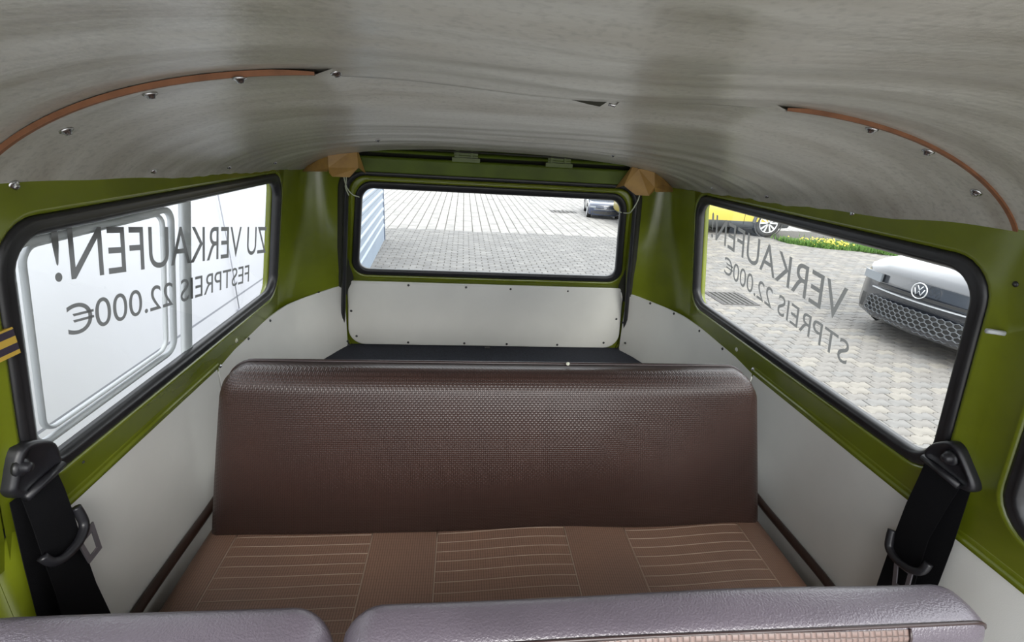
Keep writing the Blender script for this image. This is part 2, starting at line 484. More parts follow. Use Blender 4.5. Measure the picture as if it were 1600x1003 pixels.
# rim round the lower gate
rim = [HP(.607*math.copysign(1, 0-t) if False else x, z, -.004) for x, z in ([(-.598, .05), (-.598, -.10), (-.598, -.19), (-.585, -.235), (-.55, -.252), (0, -.253), (.55, -.252), (.585, -.235), (.598, -.19), (.598, -.10), (.598, .05)]) for t in (0,)]
mk('pressed_rim', *tube(crom(rim, 5), .007, 8), GREEN, gate)
# screws of the gate board, black
for x, z in [(-.578, .038), (-.34, .036), (-.10, .034), (.09, .032), (.34, .030), (.578, .036), (-.575, -.085), (-.555, -.20), (-.34, -.226), (-.10, -.226), (.085, -.226), (.31, -.226), (.52, -.212), (.568, -.095)]:
    screw(SM_SMALL, HP(x, z, -.013), (0, -1, 0), gb, s=.9)
v, f = box((.0, 2.005, -.248), (.05, .02, .008)); v2, f2 = box((.0, 1.998, -.244), (.022, .02, .012))
mk('latch', *join((v, f), (v2, f2)), DSCREW, gate, smooth=False)
# black weatherstrip in the opening
seal = empty('trim_1', (0, 2.0, -.25)); tag(seal, kind='structure')
ol = [HP(a, b, -.014 if b < .1 else -.008) for a, b in rr(-.612, .612, -.262, .498, .070, 9)]
mk('weatherstrip', *tube(ol, .0095, 8, closed=True), RUBBER, seal)
ol = [HP(a, b, .02) for a, b in rr(-.635, .635, -.28, .515, .08, 9)]
mk('dark_gap_backing', *tube(ol, .016, 8, closed=True), DARK, seal)
v, f = loft([[HP(a, b, .042) for a, b in rr(-.585, .585, -.25, .472, .05, 9)], [HP(a, b, .042) for a, b in rr(-.655, .655, -.40, .66, .05, 9)]])
mk('dark_gap_backing', v, f, DARK, seal)  # dark plate added behind the gate to block sky leaks

# header over the tailgate
hd = empty('wall_back', (0, 1.95, .5)); tag(hd, kind='structure')
def strip(name, prof, hw0, m, sm=False, n=14):
    rings = [[(x*(hw0-k*.0), y+abs(x)**2*0, z) for k, (y, z) in enumerate(prof)] for x in [-1+2*i/n for i in range(n+1)]]
    return fixn(mk(name, *loft(rings, False), m, hd, smooth=sm))
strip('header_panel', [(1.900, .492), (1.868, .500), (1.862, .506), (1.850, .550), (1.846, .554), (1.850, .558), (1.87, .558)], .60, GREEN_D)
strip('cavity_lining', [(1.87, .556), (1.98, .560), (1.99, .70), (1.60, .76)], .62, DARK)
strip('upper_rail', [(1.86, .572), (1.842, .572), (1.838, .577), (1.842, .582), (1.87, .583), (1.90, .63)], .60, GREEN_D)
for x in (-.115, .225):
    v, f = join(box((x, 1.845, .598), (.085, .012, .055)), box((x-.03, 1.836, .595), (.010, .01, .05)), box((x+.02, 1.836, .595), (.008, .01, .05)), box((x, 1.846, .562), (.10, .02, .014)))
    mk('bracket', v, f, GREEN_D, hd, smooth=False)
v, f = tube([(-.55, 1.835, .588), (0, 1.832, .590), (.55, 1.835, .588)], .0035, 6); mk('cable', v, f, DARK, hd)
# hatch drain strip
strip('drain_strip', [(1.885, .488), (1.872, .490), (1.866, .496), (1.872, .5)], .56, RUBBER)

# ================================================================== CEILING
ceil = empty('ceiling', (0, .6, .7)); tag(ceil, kind='structure')
def arch(u, p=3.5, q=.75): return max(0, 1-min(abs(u), 1)**p)**q
def zfront(x, y):
    w = .722; side = .535+.01*sst(.7, -.2, y)
    pk = .703+.012*sst(.7, -.1, y)
    z = side+(pk-side)*arch(x/w)
    z -= .014*math.exp(-((x-.06)/.20)**2)*sst(-.3, .65, y)
    z += .0016*math.sin(y*26+x*5+1.5*math.sin(x*6))+.001*math.sin(y*61+2*x)
    return z
ys_f = [-.08+.792*i/70 for i in range(71)]
def xs_fn(w, n=72): return [w*math.sin(math.pi/2*(-1+2*i/n)) for i in range(n+1)]
def sheet(name, fn, xs, ys, m, parent, th=.004, smooth=True):
    v = []; f = []
    for y in ys:
        for x in xs: v.append(fn(x, y))
    nx = len(xs)
    for j in range(len(ys)-1):
        for i in range(nx-1):
            a = j*nx+i; f.append((a, a+1, a+nx+1, a+nx))
    N = len(v)
    v += [(p[0], p[1], p[2]+th) for p in v]; f += [tuple(k+N for k in q[::-1]) for q in f]
    e = [(j*nx, (j+1)*nx) for j in range(len(ys)-1)]+[((j+1)*nx-1, (j+2)*nx-1) for j in range(len(ys)-1)]
    e += [(i, i+1) for i in range(nx-1)]+[((len(ys)-1)*nx+i, (len(ys)-1)*nx+i+1) for i in range(nx-1)]
    f += [(a, b, b+N, a+N) for a, b in e]
    return fixn(mk(name, v, f, m, parent, smooth))
front = sheet('front_headliner_board', lambda x, y: (x, y, zfront(x, y)), xs_fn(.7215, 80), ys_f, HEAD, ceil)
tag(front, 'large sagging front headliner board with brown stains')
# rear board; boundary follows the photo: arc front edge at y .66, rear edge at 1.75 in the middle
def rear_y(x): return 1.755+.20*sst(.36, .70, abs(x))
def zrear(x, y):
    t = (y-.66)/1.09
    side = .534-.032*t
    pk = .700-.092*t-.012*math.sin(math.pi*min(t, 1))
    w = .7205-.004*t-.02*sst(1.75, 2.0, y)
    p = 3.5-.9*sst(0, 1, t)
    z = side+(pk-side)*arch(x/w, p)
    if y > 1.6: z -= .010*sst(1.6, 1.8, y)*(1-sst(.3, .6, abs(x)))
    m = sst(.95, 1.3, y)*(1-.5*sst(1.65, 1.75, y))
    ph = y*52+abs(x)*abs(x)*9+.8*math.sin(x*4+.4)
    z += m*.0030*math.sin(ph)*(.55+.45*math.sin(x*3+1))+m*.001*math.sin(y*97+7*abs(x))
    z += .0015*math.sin(y*17+x*3)
    return z
nxs = xs_fn(.7205, 80)
v = []; f = []; NY = 90
for j in range(NY+1):
    for x in nxs:
        y = .662+(rear_y(x)-.662)*j/NY
        zz = zrear(x, y)
        if y < .9:
            # at the sides the rear board lies under the front board, in the middle above it
            zf = zfront(x, .70)
            lim = zf-.0045 if abs(x) > .3 else zf+.004+.006*(1-abs(x)/.3)
            zz = lim+(zz-lim)*sst(.69, .9, y)
        v.append((x, y, zz))
nx = len(nxs)
f = [(j*nx+i, j*nx+i+1, (j+1)*nx+i+1, (j+1)*nx+i) for j in range(NY) for i in range(nx-1)]
rear = fixn(mk('rear_headliner_board', v, f, HEAD, ceil))
tag(rear, 'rear headliner board arching over the luggage space')
# its cut edge, bare brown hardboard
for s in (-1, 1):
    a = []; b = []
    xx = [x for x in nxs if x > .285]
    for x in xx:
        z = zfront(s*x, .70)-.0045
        th = .0062*sst(.24, .36, x) 
        a.append((s*x, .6615, z-.0003)); b.append((s*x, .6615, z+th))
    v, f = loft([[(p[0], p[1]+.012, p[2]+.0005) for p in a], a, b, [(p[0], p[1]+.012, p[2]) for p in b]], False)
    fixn(mk('board_edge', v, f, EDGE, ceil, smooth=False))
tr = bvh(rear)
for px, py in [(20, 289), (103, 203), (234, 146), (374, 121), (526, 112), (1363, 201), (1451, 236), (1526, 300), (1581, 375)]:
    p, n = hit(tr, px, py)
    if p: screw(SM_BIG, p, n, rear, s=1)
for px, py in [(240, 267), (358, 261), (430, 254), (1113, 294), (1198, 307), (1332, 334), (590, 219), (782, 137), (958, 243)]:
    p, n = hit(tr, px, py)
    if p: screw(SM_BIG, p, n, rear, s=.72)
# torn hole where the boards meet, with a bent clip
tf = bvh(front)
p = Vector((.052, .70, 0))
v = [(p.x-.032, .708, zfront(p.x-.032, .71)-.0005), (p.x+.002, .707, zfront(p.x, .707)-.0005), (p.x+.018, .708, zfront(p.x+.018, .71)-.0005), (p.x+.010, .714, zfront(p.x+.010, .71)-.0065), (p.x-.005, .714, zfront(p.x-.005, .71)-.0045)]
mk('torn_gap', v, [(0, 1, 2, 3, 4)], DARK, ceil, smooth=False)
v, f = tube([(p.x+.018, .700, v[3][2]+.003), (p.x+.026, .698, v[3][2]+.001), (p.x+.031, .698, v[3][2]+.006), (p.x+.024, .70, v[3][2]+.009)], .0018, 6)
mk('bent_clip', v, f, CHROME, ceil)
# outer roof skin closing the body
sheet('roof_skin', lambda x, y: (x, y, .60+.21*arch(x/.80, 3, .7)-(.10*sst(1.3, 2.08, y))), xs_fn(.80, 40), [-.08+2.16*i/30 for i in range(31)], WHITE, ceil, th=.01)

# ================================================================== FLOOR AND SHELF
fl = empty('floor', (0, .7, -.95)); tag(fl, kind='structure')
v, f = box((0, .55, -.96), (1.62, 1.54, .02)); mk('floor_panel', v, f, BLACK, fl, smooth=False)
v, f = loft([[(x*(.86 if y < 1.5 else 1), y, -.242+.001*math.sin(x*40+y*30)) for x in [-.80+1.6*i/20 for i in range(21)]] for y in [1.17+.86*j/14 for j in range(15)]], False)
sh = fixn(mk('luggage_shelf', v, f, CARPET, fl)); tag(sh, 'luggage shelf covered in dark blue carpet')
v, f = box((0, 1.19, -.6), (1.38, .02, .70)); mk('engine_bulkhead', v, f, DARK, fl, smooth=False)

# ================================================================== BENCHES
def cushion(name, W, H, T, rt, rb, R, bulge, m, parent, M, nx=72, nz=44, wob=None, skirt=.0):
    """front face grid over a rounded rectangle W x H (local x, z), depth towards -y; rounded edge R"""
    def edges(n, L):
        out = []
        for i in range(n+1):
            t = -1+2*i/n
            out.append(L/2*math.sin(t*math.pi/2)*.45+L/2*t*.55)
        return out
    xs = edges(nx, W); zs = edges(nz, H)
    v = []; uv = []; f = []
    def snap(x, z):
        r = rt if z > 0 else rb
        cx = W/2-r; cz = H/2-r
        ax, az = abs(x), abs(z)
        if ax > cx and az > cz:
            dx, dz = ax-cx, az-cz; l = math.hypot(dx, dz)
            mxx = max(dx, dz)
            # square-to-disc mapping inside corner
            k = mxx/l if l > 1e-9 else 1
            ax, az = cx+dx*k, cz+dz*k
            d = r-mxx
        else: d = min(W/2-ax, H/2-az)
        return math.copysign(ax, x), math.copysign(az, z), d
    for z in zs:
        for x in xs:
            a, b, d = snap(x, z)
            t = min(d/R, 1); dep = R*math.sqrt(max(0, 1-(1-t)**2))
            g = bulge*(1-(2*a/W)**4)*(1-(2*b/H)**2)
            if wob: g += wob(a, b)*t
            v.append(M @ Vector((a, -(dep+g), b))); uv.append((a, b))
    n1 = nx+1
    for j in range(nz):
        for i in range(nx):
            k = j*n1+i; f.append((k, k+1, k+n1+1, k+n1))
    bd = [i for i in range(n1)]+[j*n1+nx for j in range(1, nz+1)]+[nz*n1+i for i in range(nx-1, -1, -1)]+[j*n1 for j in range(nz-1, 0, -1)]
    st = len(v); 
    for k in bd:
        a, b = uv[k]; v.append(M @ Vector((a, T, b))); uv.append((a*1.0+T, b))
    nb = len(bd)
    for q in range(nb):
        f.append((bd[q], bd[(q+1) % nb], st+(q+1) % nb, st+q))
    f.append(tuple(st+q for q in range(nb)))
    o = fixn(mk(name, v, f, m, parent, True, uv))
    outline = [M @ Vector((uv[k][0], .001, uv[k][1])) for k in bd]
    return o, outline

rb_ = empty('bench_seat', (0, 1.0, -.95))
tag(rb_, 'full-width rear bench with dark brown woven backrest and ribbed seat, in front of the shelf', 'bench seat')
# backrest plane from (y 1.125, z .096) to (y 1.03, z -.37)
H = .49; top = Vector((0, 1.100, .092)); bot = Vector((0, 1.075, -.385))
up_ = (top-bot).normalized(); nrm = up_.cross(Vector((1, 0, 0)))
Mb = Matrix.Translation((top+bot)/2) @ Matrix((Vector((1, 0, 0)), nrm, up_)).transposed().to_4x4()
def taper(a, b): return a
W0 = 1.53
def wobb(a, b): return .004*math.sin(a*7+1)*math.cos(b*9)+.006*math.exp(-((a-.25)/.12)**2)*math.sin(b*12+1)+.004*math.exp(-((a+.3)/.2)**2)*math.cos(b*10)
bk, ol = cushion('backrest', W0, (top-bot).length, .040, .065, .03, .045, .032, BACKM, rb_, Mb, wob=wobb)
# slightly narrower at the top: shear the width
for vv in bk.data.vertices:
    zt = (vv.co.z-.95+0+.0) if False else (vv.co.z+rb_.location.z)
    k = 1-.121*max(0, min(1, (zt+.38)/.47)); vv.co.x = vv.co.x*k-.012*(1-k)/.121
ol2 = [Vector((p.x*(1-.121*max(0, min(1, (p.z+.38)/.47)))-.012*max(0, min(1, (p.z+.38)/.47)), p.y, p.z)) for p in ol]

o_ = [p+nrm*.040 for p in ol2]
mk('piping', *tube(o_, .0048, 7, closed=True), PIPE, bk)
p = Mb @ Vector((.13, -.0, .252))
screw(SM_PLUG, (.158, 1.125, .098), (0, -1, .4), bk, 'stud', .6)
# seat cushion
def zs_seat(x, y):
    z = -.352-.012*sst(.55, .78, abs(x))**2
    z += .006*math.sin(x*8.2+1.2)*sst(.6, 1.0, y)+.004*math.sin(x*13)
    e = min((.775-abs(x))/.05, 1); e2 = min((y-.53)/.06, 1)
    z -= .045*(1-math.sqrt(max(0, 1-(1-max(e, 0))**2)))+.06*(1-math.sqrt(max(0, 1-(1-max(e2, 0))**2)))
    return z
def seat_hw(y): return 1
xs = sorted(set([round(-.775+1.55*i/90, 4) for i in range(91)]+[-.773, -.768, .768, .773])); ys = [.53, .533, .54, .55, .565, .58]+[.6+.5*i/24 for i in range(25)]
v = []; uv = []; f = []
for y in ys:
    for x in xs:
        v.append((x, y, zs_seat(x, y))); uv.append((x, y))
nx = len(xs)
f = [(j*nx+i, j*nx+i+1, (j+1)*nx+i+1, (j+1)*nx+i) for j in range(len(ys)-1) for i in range(nx-1)]
bd = [i for i in range(nx)]+[j*nx+nx-1 for j in range(1, len(ys))]+[(len(ys)-1)*nx+i for i in range(nx-2, -1, -1)]+[j*nx for j in range(len(ys)-2, 0, -1)]
st = len(v)
for k in bd: v.append((v[k][0], v[k][1], -.50)); uv.append((uv[k][0], uv[k][1]-.1))
for q in range(len(bd)): f.append((bd[q], bd[(q+1) % len(bd)], st+(q+1) % len(bd), st+q))
f.append(tuple(st+q for q in range(len(bd))))
seat = fixn(mk('seat', v, f, SEATM, rb_, True, uv))
def seamline(p0, p1, r=.0012, n=18):
    P = []
    for i in range(n+1):
        x = p0[0]+(p1[0]-p0[0])*i/n; y = p0[1]+(p1[1]-p0[1])*i/n
        P.append((x, y, zs_seat(x, y)+.0003))
    return tube(P, r, 5)
for x0, x1 in ((-.680, -.340), (-.172, .170), (.342, .672)):
    parts = [seamline((x0, .56), (x0, 1.03), .0016), seamline((x1, .56), (x1, 1.03), .0016)]
    y = 1.022
    while y > .56:
        parts.append(seamline((x0, y), (x1, y))); y -= .0305
    mk('pressed_seam_lines', *join(*parts), SEAM, seat)
v, f = join(box((0, .80, -.58), (1.36, .44, .16)), box((0, .86, -.80), (1.30, .30, .31)))
mk('seat_box', v, f, DARK, rb_, smooth=False)
for s in (-1, 1):
    v, f = tube(crom([(s*.76, 1.20, -.30), (s*.780, 1.10, -.335), (s*.785, .95, -.338), (s*.785, .80, -.338), (s*.775, .755, -.345), (s*.755, .74, -.38)], 4), .011, 8)
    mk('side_rail', v, f, TUBE, rb_)
    v, f = box((s*.66, 1.15, -.60), (.02, .03, .66)); mk('support', v, f, TUBE, rb_, smooth=False)

# middle bench, two backrests seen from in front and above
def mid_back(x0, x1, label, woven):
    b = empty('front_seat', ((x0+x1)/2, .42, -.75))
    tag(b, label, 'seat')
    W = x1-x0; cx = (x0+x1)/2
    # profile across thickness (y,z), the top band sloping to the front
    prof = [(.520, -.70), (.516, -.10), (.508, -.010), (.502, .022), (.494, .034), (.484, .040), (.472, .041), (.455, .040), (.440, .037), (.431, .032), (.424, .020), (.420, -.02), (.41, -.30), (.41, -.70)]
    prof = [(p.x, p.y) for p in crom([Vector((a, c, 0)) for a, c in prof], 3)]
    n = 60; rings = []
    R = .055
    yc = .465
    for i in range(n+1):
        t = -1+2*i/n; t = math.sin(t*math.pi/2)*.6+t*.4
        x = cx+W/2*t; d = W/2-abs(x-cx)
        k = math.sqrt(max(0, 1-(1-min(d/R, 1))**2))
        rings.append([(x, yc+(y-yc)*(.25+.75*k)+.003*math.sin(x*9), (z if z < -.1 else z)-(.062*(1-k) if z > -.12 else 0)+(.0025*math.sin(x*11+y*20) if z > 0 else 0)) for y, z in prof])
    v, f = loft(rings, False, True, True)
    f = f[:-2]+[tuple(range(len(prof))), tuple(n*len(prof)+q for q in range(len(prof)))]
    body = fixn(mk('cushion', v, f, VINYL, b))
    # welt along the front top corner
    def fy(x, off=0): return (x, .3985, .0275)
    P = []
    for r in rings:
        q = min(r, key=lambda p: abs(p[1]-r[0][1]*0-.401)+(0 if p[2] > -.1 else 9)) if False else r[27]
        P.append((q[0], q[1]-.001, q[2]+.0005))
    mk('piping', *tube(P, .0028, 6), PIPE, body)
    if woven:
        xa, xb = woven; vv = []; uv = []
        m_ = 40
        rr2 = []
        for i in range(m_+1):
            x = xa+(xb-xa)*i/m_
            rr2.append([(x, y-.0022+.003*math.sin(x*9), z) for y, z in ((.4295, .0315), (.424, .021), (.4205, -.005), (.4190, -.03), (.4165, -.10), (.41, -.30), (.41, -.65))])
        v, f = loft(rr2, False)
        for i in range(m_+1):
            l = 0
            for k in range(7):
                if k: l += (Vector(rr2[i][k])-Vector(rr2[i][k-1])).length
                uv.append((xa+(xb-xa)*i/m_, l))
        fixn(mk('woven_front_panel', v, f, WOVEN, body, True, uv))
        for x in (xa, xb):
            mk('piping', *tube([(x, y-.003+.003*math.sin(x*9), z) for y, z in ((.4300, .033), (.424, .022), (.4205, -.005), (.419, -.03), (.4165, -.1), (.41, -.3))], .002, 6), PIPE, body)
    return b
mid_back(-.80+.03, -.281, 'narrow aubergine vinyl seat backrest at the bottom left corner', (-.70, -.33))
mid_back(-.272, .655, 'wide brown vinyl seat backrest with woven front, at the bottom right', (-.20, .502))

# ================================================================== SEAT BELTS
def belt(s, label, buckle_y):
    b = empty('seat_belt', (s*.77, .66, -.75)); tag(b, label, 'seat belt', 'black lap belts on the pillars')
    # anchor D-ring cover on the pillar
    if s > 0: A = [(.705, .122), (.694, .146), (.668, .170), (.650, .172), (.632, .156), (.606, .122), (.608, .106), (.622, .098), (.640, .098), (.690, .108)]
    else: A = [(.722, .130), (.712, .150), (.676, .172), (.655, .168), (.638, .128), (.634, .112), (.648, .092), (.670, .084), (.716, .082), (.726, .096)]
    A = [(a, c) for a, c in A]
    cy = sum(a for a, c in A)/len(A); cz = sum(c for a, c in A)/len(A)
    def sc(k, d): return [SP(s, cy+(a-cy)*k, cz+(c-cz)*k, d) for a, c in smoothA]
    sm = [Vector((a, c, 0)) for a, c in A]; sm = sm+[sm[0]]
    smoothA = [(p.x, p.y) for p in crom(sm, 4)[:-1]]
    v, f = loft([sc(1, 0), sc(1, -.012), sc(.93, -.019), sc(.80, -.020), sc(.74, -.014), sc(.3, -.012)], True, False, True)
    an = fixn(mk('anchor_cover', v, f, BLACK, b))
    q = SP(s, .655, .142, -.013)
    screw(SM_PLUG, q, (-s, 0, 0), an, 'bolt', 1.7).data = SM_BOLT
    # bar the webbing runs over
    if s > 0: ea, eb = (.700, .112), (.625, .104)
    else: ea, eb = (.722, .098), (.650, .090)
    v, f = tube([SP(s, *ea, -.020), SP(s, *eb, -.020)], .0065, 8); mk('webbing_bar', v, f, BLACK, an)
    # webbing: two layers
    def web(P, th=.0013):
        rings = []
        for (ya, za, yb, zb, d) in P:
            x = s*(.80-d)
            rings.append([(x, ya, za), (x, yb, zb), (x-s*th, yb, zb), (x-s*th, ya, za)])
        return fixn(mk('webbing', *loft(rings, True, True, True), STRAP, b, smooth=False))
    if s > 0:
        web([(.700, .112, .629, .106, .028), (.699, .06, .634, .04, .031), (.702, 0, .640, -.03, .030), (.700, -.08, .634, -.10, .030), (.694, -.2, .622, -.20, .030), (.66, -.6, .60, -.6, .03)])
        web([(.685, .112, .618, .105, .022), (.690, 0, .610, -.02, .016), (.69, -.2, .602, -.20, .012), (.66, -.6, .58, -.6, .012)])
        cyb, czb, tilt = .658, -.093, -.20
    else:
        web([(.718, .092, .652, .092, .028), (.719, .05, .650, .03, .031), (.7215, 0, .650, -.03, .030), (.7205, -.08, .650, -.10, .030), (.7225, -.16, .645, -.18, .03), (.735, -.28, .635, -.28, .030), (.75, -.6, .66, -.6, .03)])
        web([(.700, .092, .640, .09, .022), (.69, 0, .636, -.02, .014), (.69, -.2, .622, -.20, .012), (.68, -.6, .62, -.6, .012)])
        cyb, czb, tilt = .688, -.030, .10
    # latch plate: plastic loop and metal tongue
    bx = s*.765
    R = Matrix.Rotation(tilt, 3, 'X')
    def T(y, z, x=0): p = R @ Vector((0, y, z)); return (bx-s*(.004+x), cyb+p.y, czb+p.z)
    lp = [T(-.040, .014, -.006), T(-.036, -.004), T(-.02, -.014, .004), (T(.012, -.016, .004)), T(.036, -.006), T(.042, .014, -.004), T(.044, .030, -.008)]
    bk_ = mk('latch_plate', *tube(crom(lp, 4), .0075, 8, rad=None), BLACK, b)
    tg = []
    k = buckle_y; g = 1.45
    STEEL = bpy.data.materials.get('dull_steel') or mat('dull_steel', (.20, .19, .21), .45, metal=.6)
    fr = [(k-.014*g, -.012), (k+.014*g, -.012), (k+.011*g, -.050*g), (k-.011*g, -.050*g)]
    inn = [(k-.008*g, -.026), (k+.008*g, -.026), (k+.006*g, -.043*g), (k-.006*g, -.043*g)]
    v, f = loft([[T(y, z, .001) for y, z in fr], [T(y, z, .004) for y, z in fr], [T(y, z, .004) for y, z in inn], [T(y, z, .001) for y, z in inn], [T(y, z, .001) for y, z in fr]])
    fixn(mk('metal_tongue', v, f, STEEL, bk_, smooth=False))
    return b
SM_BOLT = screw_mesh('belt_bolt', .0085, .009, BLACK)
belt(1, 'black lap belt hanging from the pillar at the right window', -.002)
belt(-1, 'black lap belt hanging from the pillar at the left window', .030)

# ================================================================== SCREWS ON THE BOARDS AND PILLARS
tR = bvh(bR1, bR2); tL = bvh(bL1, bL2)
for px, py in [(984, 462), (1016, 474), (1053, 490), (1093, 517), (1129, 545), (973, 504), (977, 536), (966, 541)]:
    p, n = hit(tR, px, py)
    if p: screw(SM_SMALL, p, n, bR2, s=.9)
for px, py in [(532, 446), (498, 457), (458, 471), (422, 501), (388, 529), (538, 494), (543, 533)]:
    p, n = hit(tL, px, py)
    if p: screw(SM_SMALL, p, n, bL2, s=.9)
pl = [o for o in wallR.children if o.name.startswith('painted_panel')]
tpR = bvh(*pl); pl2 = [o for o in wallL.children if o.name.startswith('painted_panel')]; tpL = bvh(*pl2)
for t_, par, px, py, me, s in [(tpR, wallR, 1151, 546, SM_PLUG, .9), (tpR, wallR, 1177, 577, SM_BIG, .8), (tpR, wallR, 1587, 444, SM_SMALL, .8), (tpL, wallL, 369, 532, SM_PLUG, .9), (tpL, wallL, 344, 572, SM_BIG, .7), (tpL, wallL, 130, 722, SM_SMALL, .5)]:
    p, n = hit(t_, px, py)
    if p: screw(me, p, n, par, s=s)
p, n = hit(tpR, 1570, 521)
p = p or Vector((.738, .628, .387))
v, f = tube([p, p+Vector((-.008, .004, .0)), p+Vector((-.024, .008, .001))], .0042, 8); mk('peg', v, f, ALU, wallR)
# striped sticker on the left pillar
p, n = hit(tpL, 6, 537)
p = p or Vector((-.738, .668, .345))
yc, zc = p.y, p.z
SY = mat('yellow_stripe', (.55, .36, .05), .5); SK = mat('dark_stripe', (.03, .02, .04), .5)
sticker = empty('striped_sticker', (p.x, yc, zc)); tag(sticker, 'small yellow and dark striped sticker on the left pillar', 'sticker')
for k, (h0, h1, m) in enumerate([(.017, .020, SY), (.007, .017, SK), (-.003, .007, SY), (-.013, -.003, SK), (-.019, -.013, SY)]):
    v, f = box((p.x+.004, yc-.012, zc+(h0+h1)/2), (.004, .05, h1-h0)); mk('stripe', v, f, m, sticker, smooth=False)

# ================================================================== TAN HINGE COVERS AND WIRES
def cover(s, pts, label, y0=1.79):
    c = empty('hinge_cover', (s*.56, y0, .48)); tag(c, label, 'cover', 'tan corner covers above the tailgate')
    P = {}
    for k, (px, py, yy) in pts.items():
        d = ray(px, py); P[k] = CAM+d*((yy-CAM.y)/d.y)
    th = Vector((0, .006, 0))
    def shell(name, keys):
        q = [P[k] for k in keys]; n = len(q)
        v = q+[p+th for p in q]
        f = [tuple(range(n)), tuple(range(2*n-1, n-1, -1))]+[(i, (i+1) % n, (i+1) % n+n, i+n) for i in range(n)]
        return fixn(mk(name, v, f, TAN, c, smooth=False))
    return c, P, shell
cl, P, shl = cover(-1, dict(a=(472, 268, 1.90), b=(497, 241, 1.88), c=(512, 238, 1.80), d=(513, 262, 1.80), c1=(514, 270, 1.785), c2=(519, 276, 1.785), e=(546, 277, 1.79), g=(560, 262, 1.80), h=(557, 230, 1.81), i=(571, 271, 1.845), j=(512, 268, 1.82)), 'tan folded hinge cover at the left end of the tailgate header')
shl('wing', ['a', 'b', 'c', 'd', 'j']); shl('cup', ['c', 'd', 'c1', 'c2', 'e', 'g', 'h']); shl('flap', ['h', 'g', 'i'])
cr_, P, shl = cover(1, dict(a=(1057, 300, 1.93), b=(1048, 284, 1.92), c=(1023, 266, 1.80), d=(1023, 293, 1.80), c1=(1021, 300, 1.785), c2=(1014, 306, 1.785), e=(994, 305, 1.79), g=(975, 290, 1.80), h=(990, 257, 1.81), i=(962, 294, 1.845), j=(1024, 300, 1.82), k=(998, 264, 1.80)), 'tan folded hinge cover at the right end of the tailgate header')
shl('wing', ['c', 'b', 'a', 'j', 'd']); shl('cup', ['k', 'h', 'g', 'e', 'c2', 'c1', 'd', 'c']); shl('flap', ['h', 'g', 'i'])
def wire(pts, label, name='wire'):
    Q = []
    for px, py, yy in pts:
        d = ray(px, py); Q.append(CAM+d*((yy-CAM.y)/d.y))
    o = mk(name, *tube(crom(Q, 5), .0022, 6), WIRE)
    return tag(o, label, 'wire')
wire([(537, 274, 1.80), (539, 284, 1.84), (543, 295, 1.86), (551, 304, 1.885), (562, 308, 1.905)], 'thin pale wire from the left hinge cover to the rear window corner')
wire([(541, 276, 1.80), (541, 284, 1.84), (540, 293, 1.86), (545, 305, 1.88)], 'short loose pale wire end under the left hinge cover')
wire([(1000, 303, 1.80), (996, 315, 1.84), (988, 328, 1.87), (982, 333, 1.90), (966, 331, 1.915)], 'thin pale wire from the right hinge cover to the rear window corner')

# ================================================================== OUTSIDE: GROUND
PAVE = mat('pale_concrete_paver', (.33, .31, .28), .85, noise=.4, nscale=5, col2=(.26, .25, .24), bump=.3, bscale=60)
PAVE2 = mat('grey_concrete_paver', (.155, .153, .150), .85, noise=.4, nscale=4, col2=(.125, .123, .122), bump=.3, bscale=60)
JOINT = mat('sandy_joint_soil', (.08, .075, .065), .95, noise=.4, nscale=20)
GRASS = mat('grass_green', (.10, .20, .03), .8, noise=.5, nscale=6, col2=(.05, .13, .02))
FLOWER = mat('yellow_flower', (.45, .38, .04), .7)
gr = empty('ground', (0, 8, GZ)); tag(gr, kind='structure')
v, f = box((4, 13, GZ-.020), (22, 24, .02)); mk('joint_bed', v, f, JOINT, gr, smooth=False)
v, f = box((0, 0, GZ-.042), (90, 90, .04)); mk('paved_yard', v, f, mat('pale_yard_paving', (.36, .35, .33), .85, noise=.2, nscale=2), gr, smooth=False)
LX, LY = .20, .105
def zig_outline():
    # interlocking double-Z stone
    g = .002; a, b = LX/2-g, LY/2-g; s = .020
    xs = [-a, -a*.5-s*.4, -a*.5+s*.4, a*.5-s*.4, a*.5+s*.4, a]
    off = [0, 0, s, s, 0, 0]
    s = .016; xs = [-a, -a+.006, -a*.5-.008, -a*.5+.008, -.008, .008, a*.5-.008, a*.5+.008, a]; off = [0, 0, 0, s, s, 0, 0, s, s]
    top = [(x, b+o) for x, o in zip(xs, off)]; bot = [(x, -b+o) for x, o in zip(xs, off)][::-1]
    sk = .0
    return top[::-1]+[(-a-0, b*.2), (-a+.012, -b*.1)][:0]+bot[::-1]
def paver_geo(outline, cx, cy, zt, tilt=(0, 0)):
    n = len(outline); v = []
    for k, (q, z) in enumerate(((1, -.014), (1, -.003), (.955, 0))):
        for x, y in outline: v.append((cx+x*q, cy+y*q, zt+z+x*tilt[0]+y*tilt[1]))
    f = [((i+1) % n+k*n, i+k*n, i+(k+1)*n, (i+1) % n+(k+1)*n) for k in (0, 1) for i in range(n)]
    f.append(tuple(2*n+i for i in range(n)))
    return v, f
ZO = zig_outline()
V0, F0 = paver_geo(ZO, 0, 0, 0)
pm = []
for kk in range(3):
    me = bpy.data.meshes.new('paver'); me.from_pydata(V0, [], F0)
    c = (.19, .18, .167) if kk == 0 else ((.23, .215, .19) if kk == 1 else (.185, .18, .172))
    me.materials.append(mat('paver_tone', c, .85, noise=.35, nscale=7, bump=.3, bscale=60)); pm.append(me)
cells = []
for j in range(int((12.6-1.2)/LY)):
    y = 1.2+j*LY
    for i in range(int(8.9/LX)):
        x = .8+i*LX+(LX/2 if j % 2 else 0)
        if x > 7.0+(11.5-y)*1.05 or x < .43*y: continue
        cells.append((x, y))
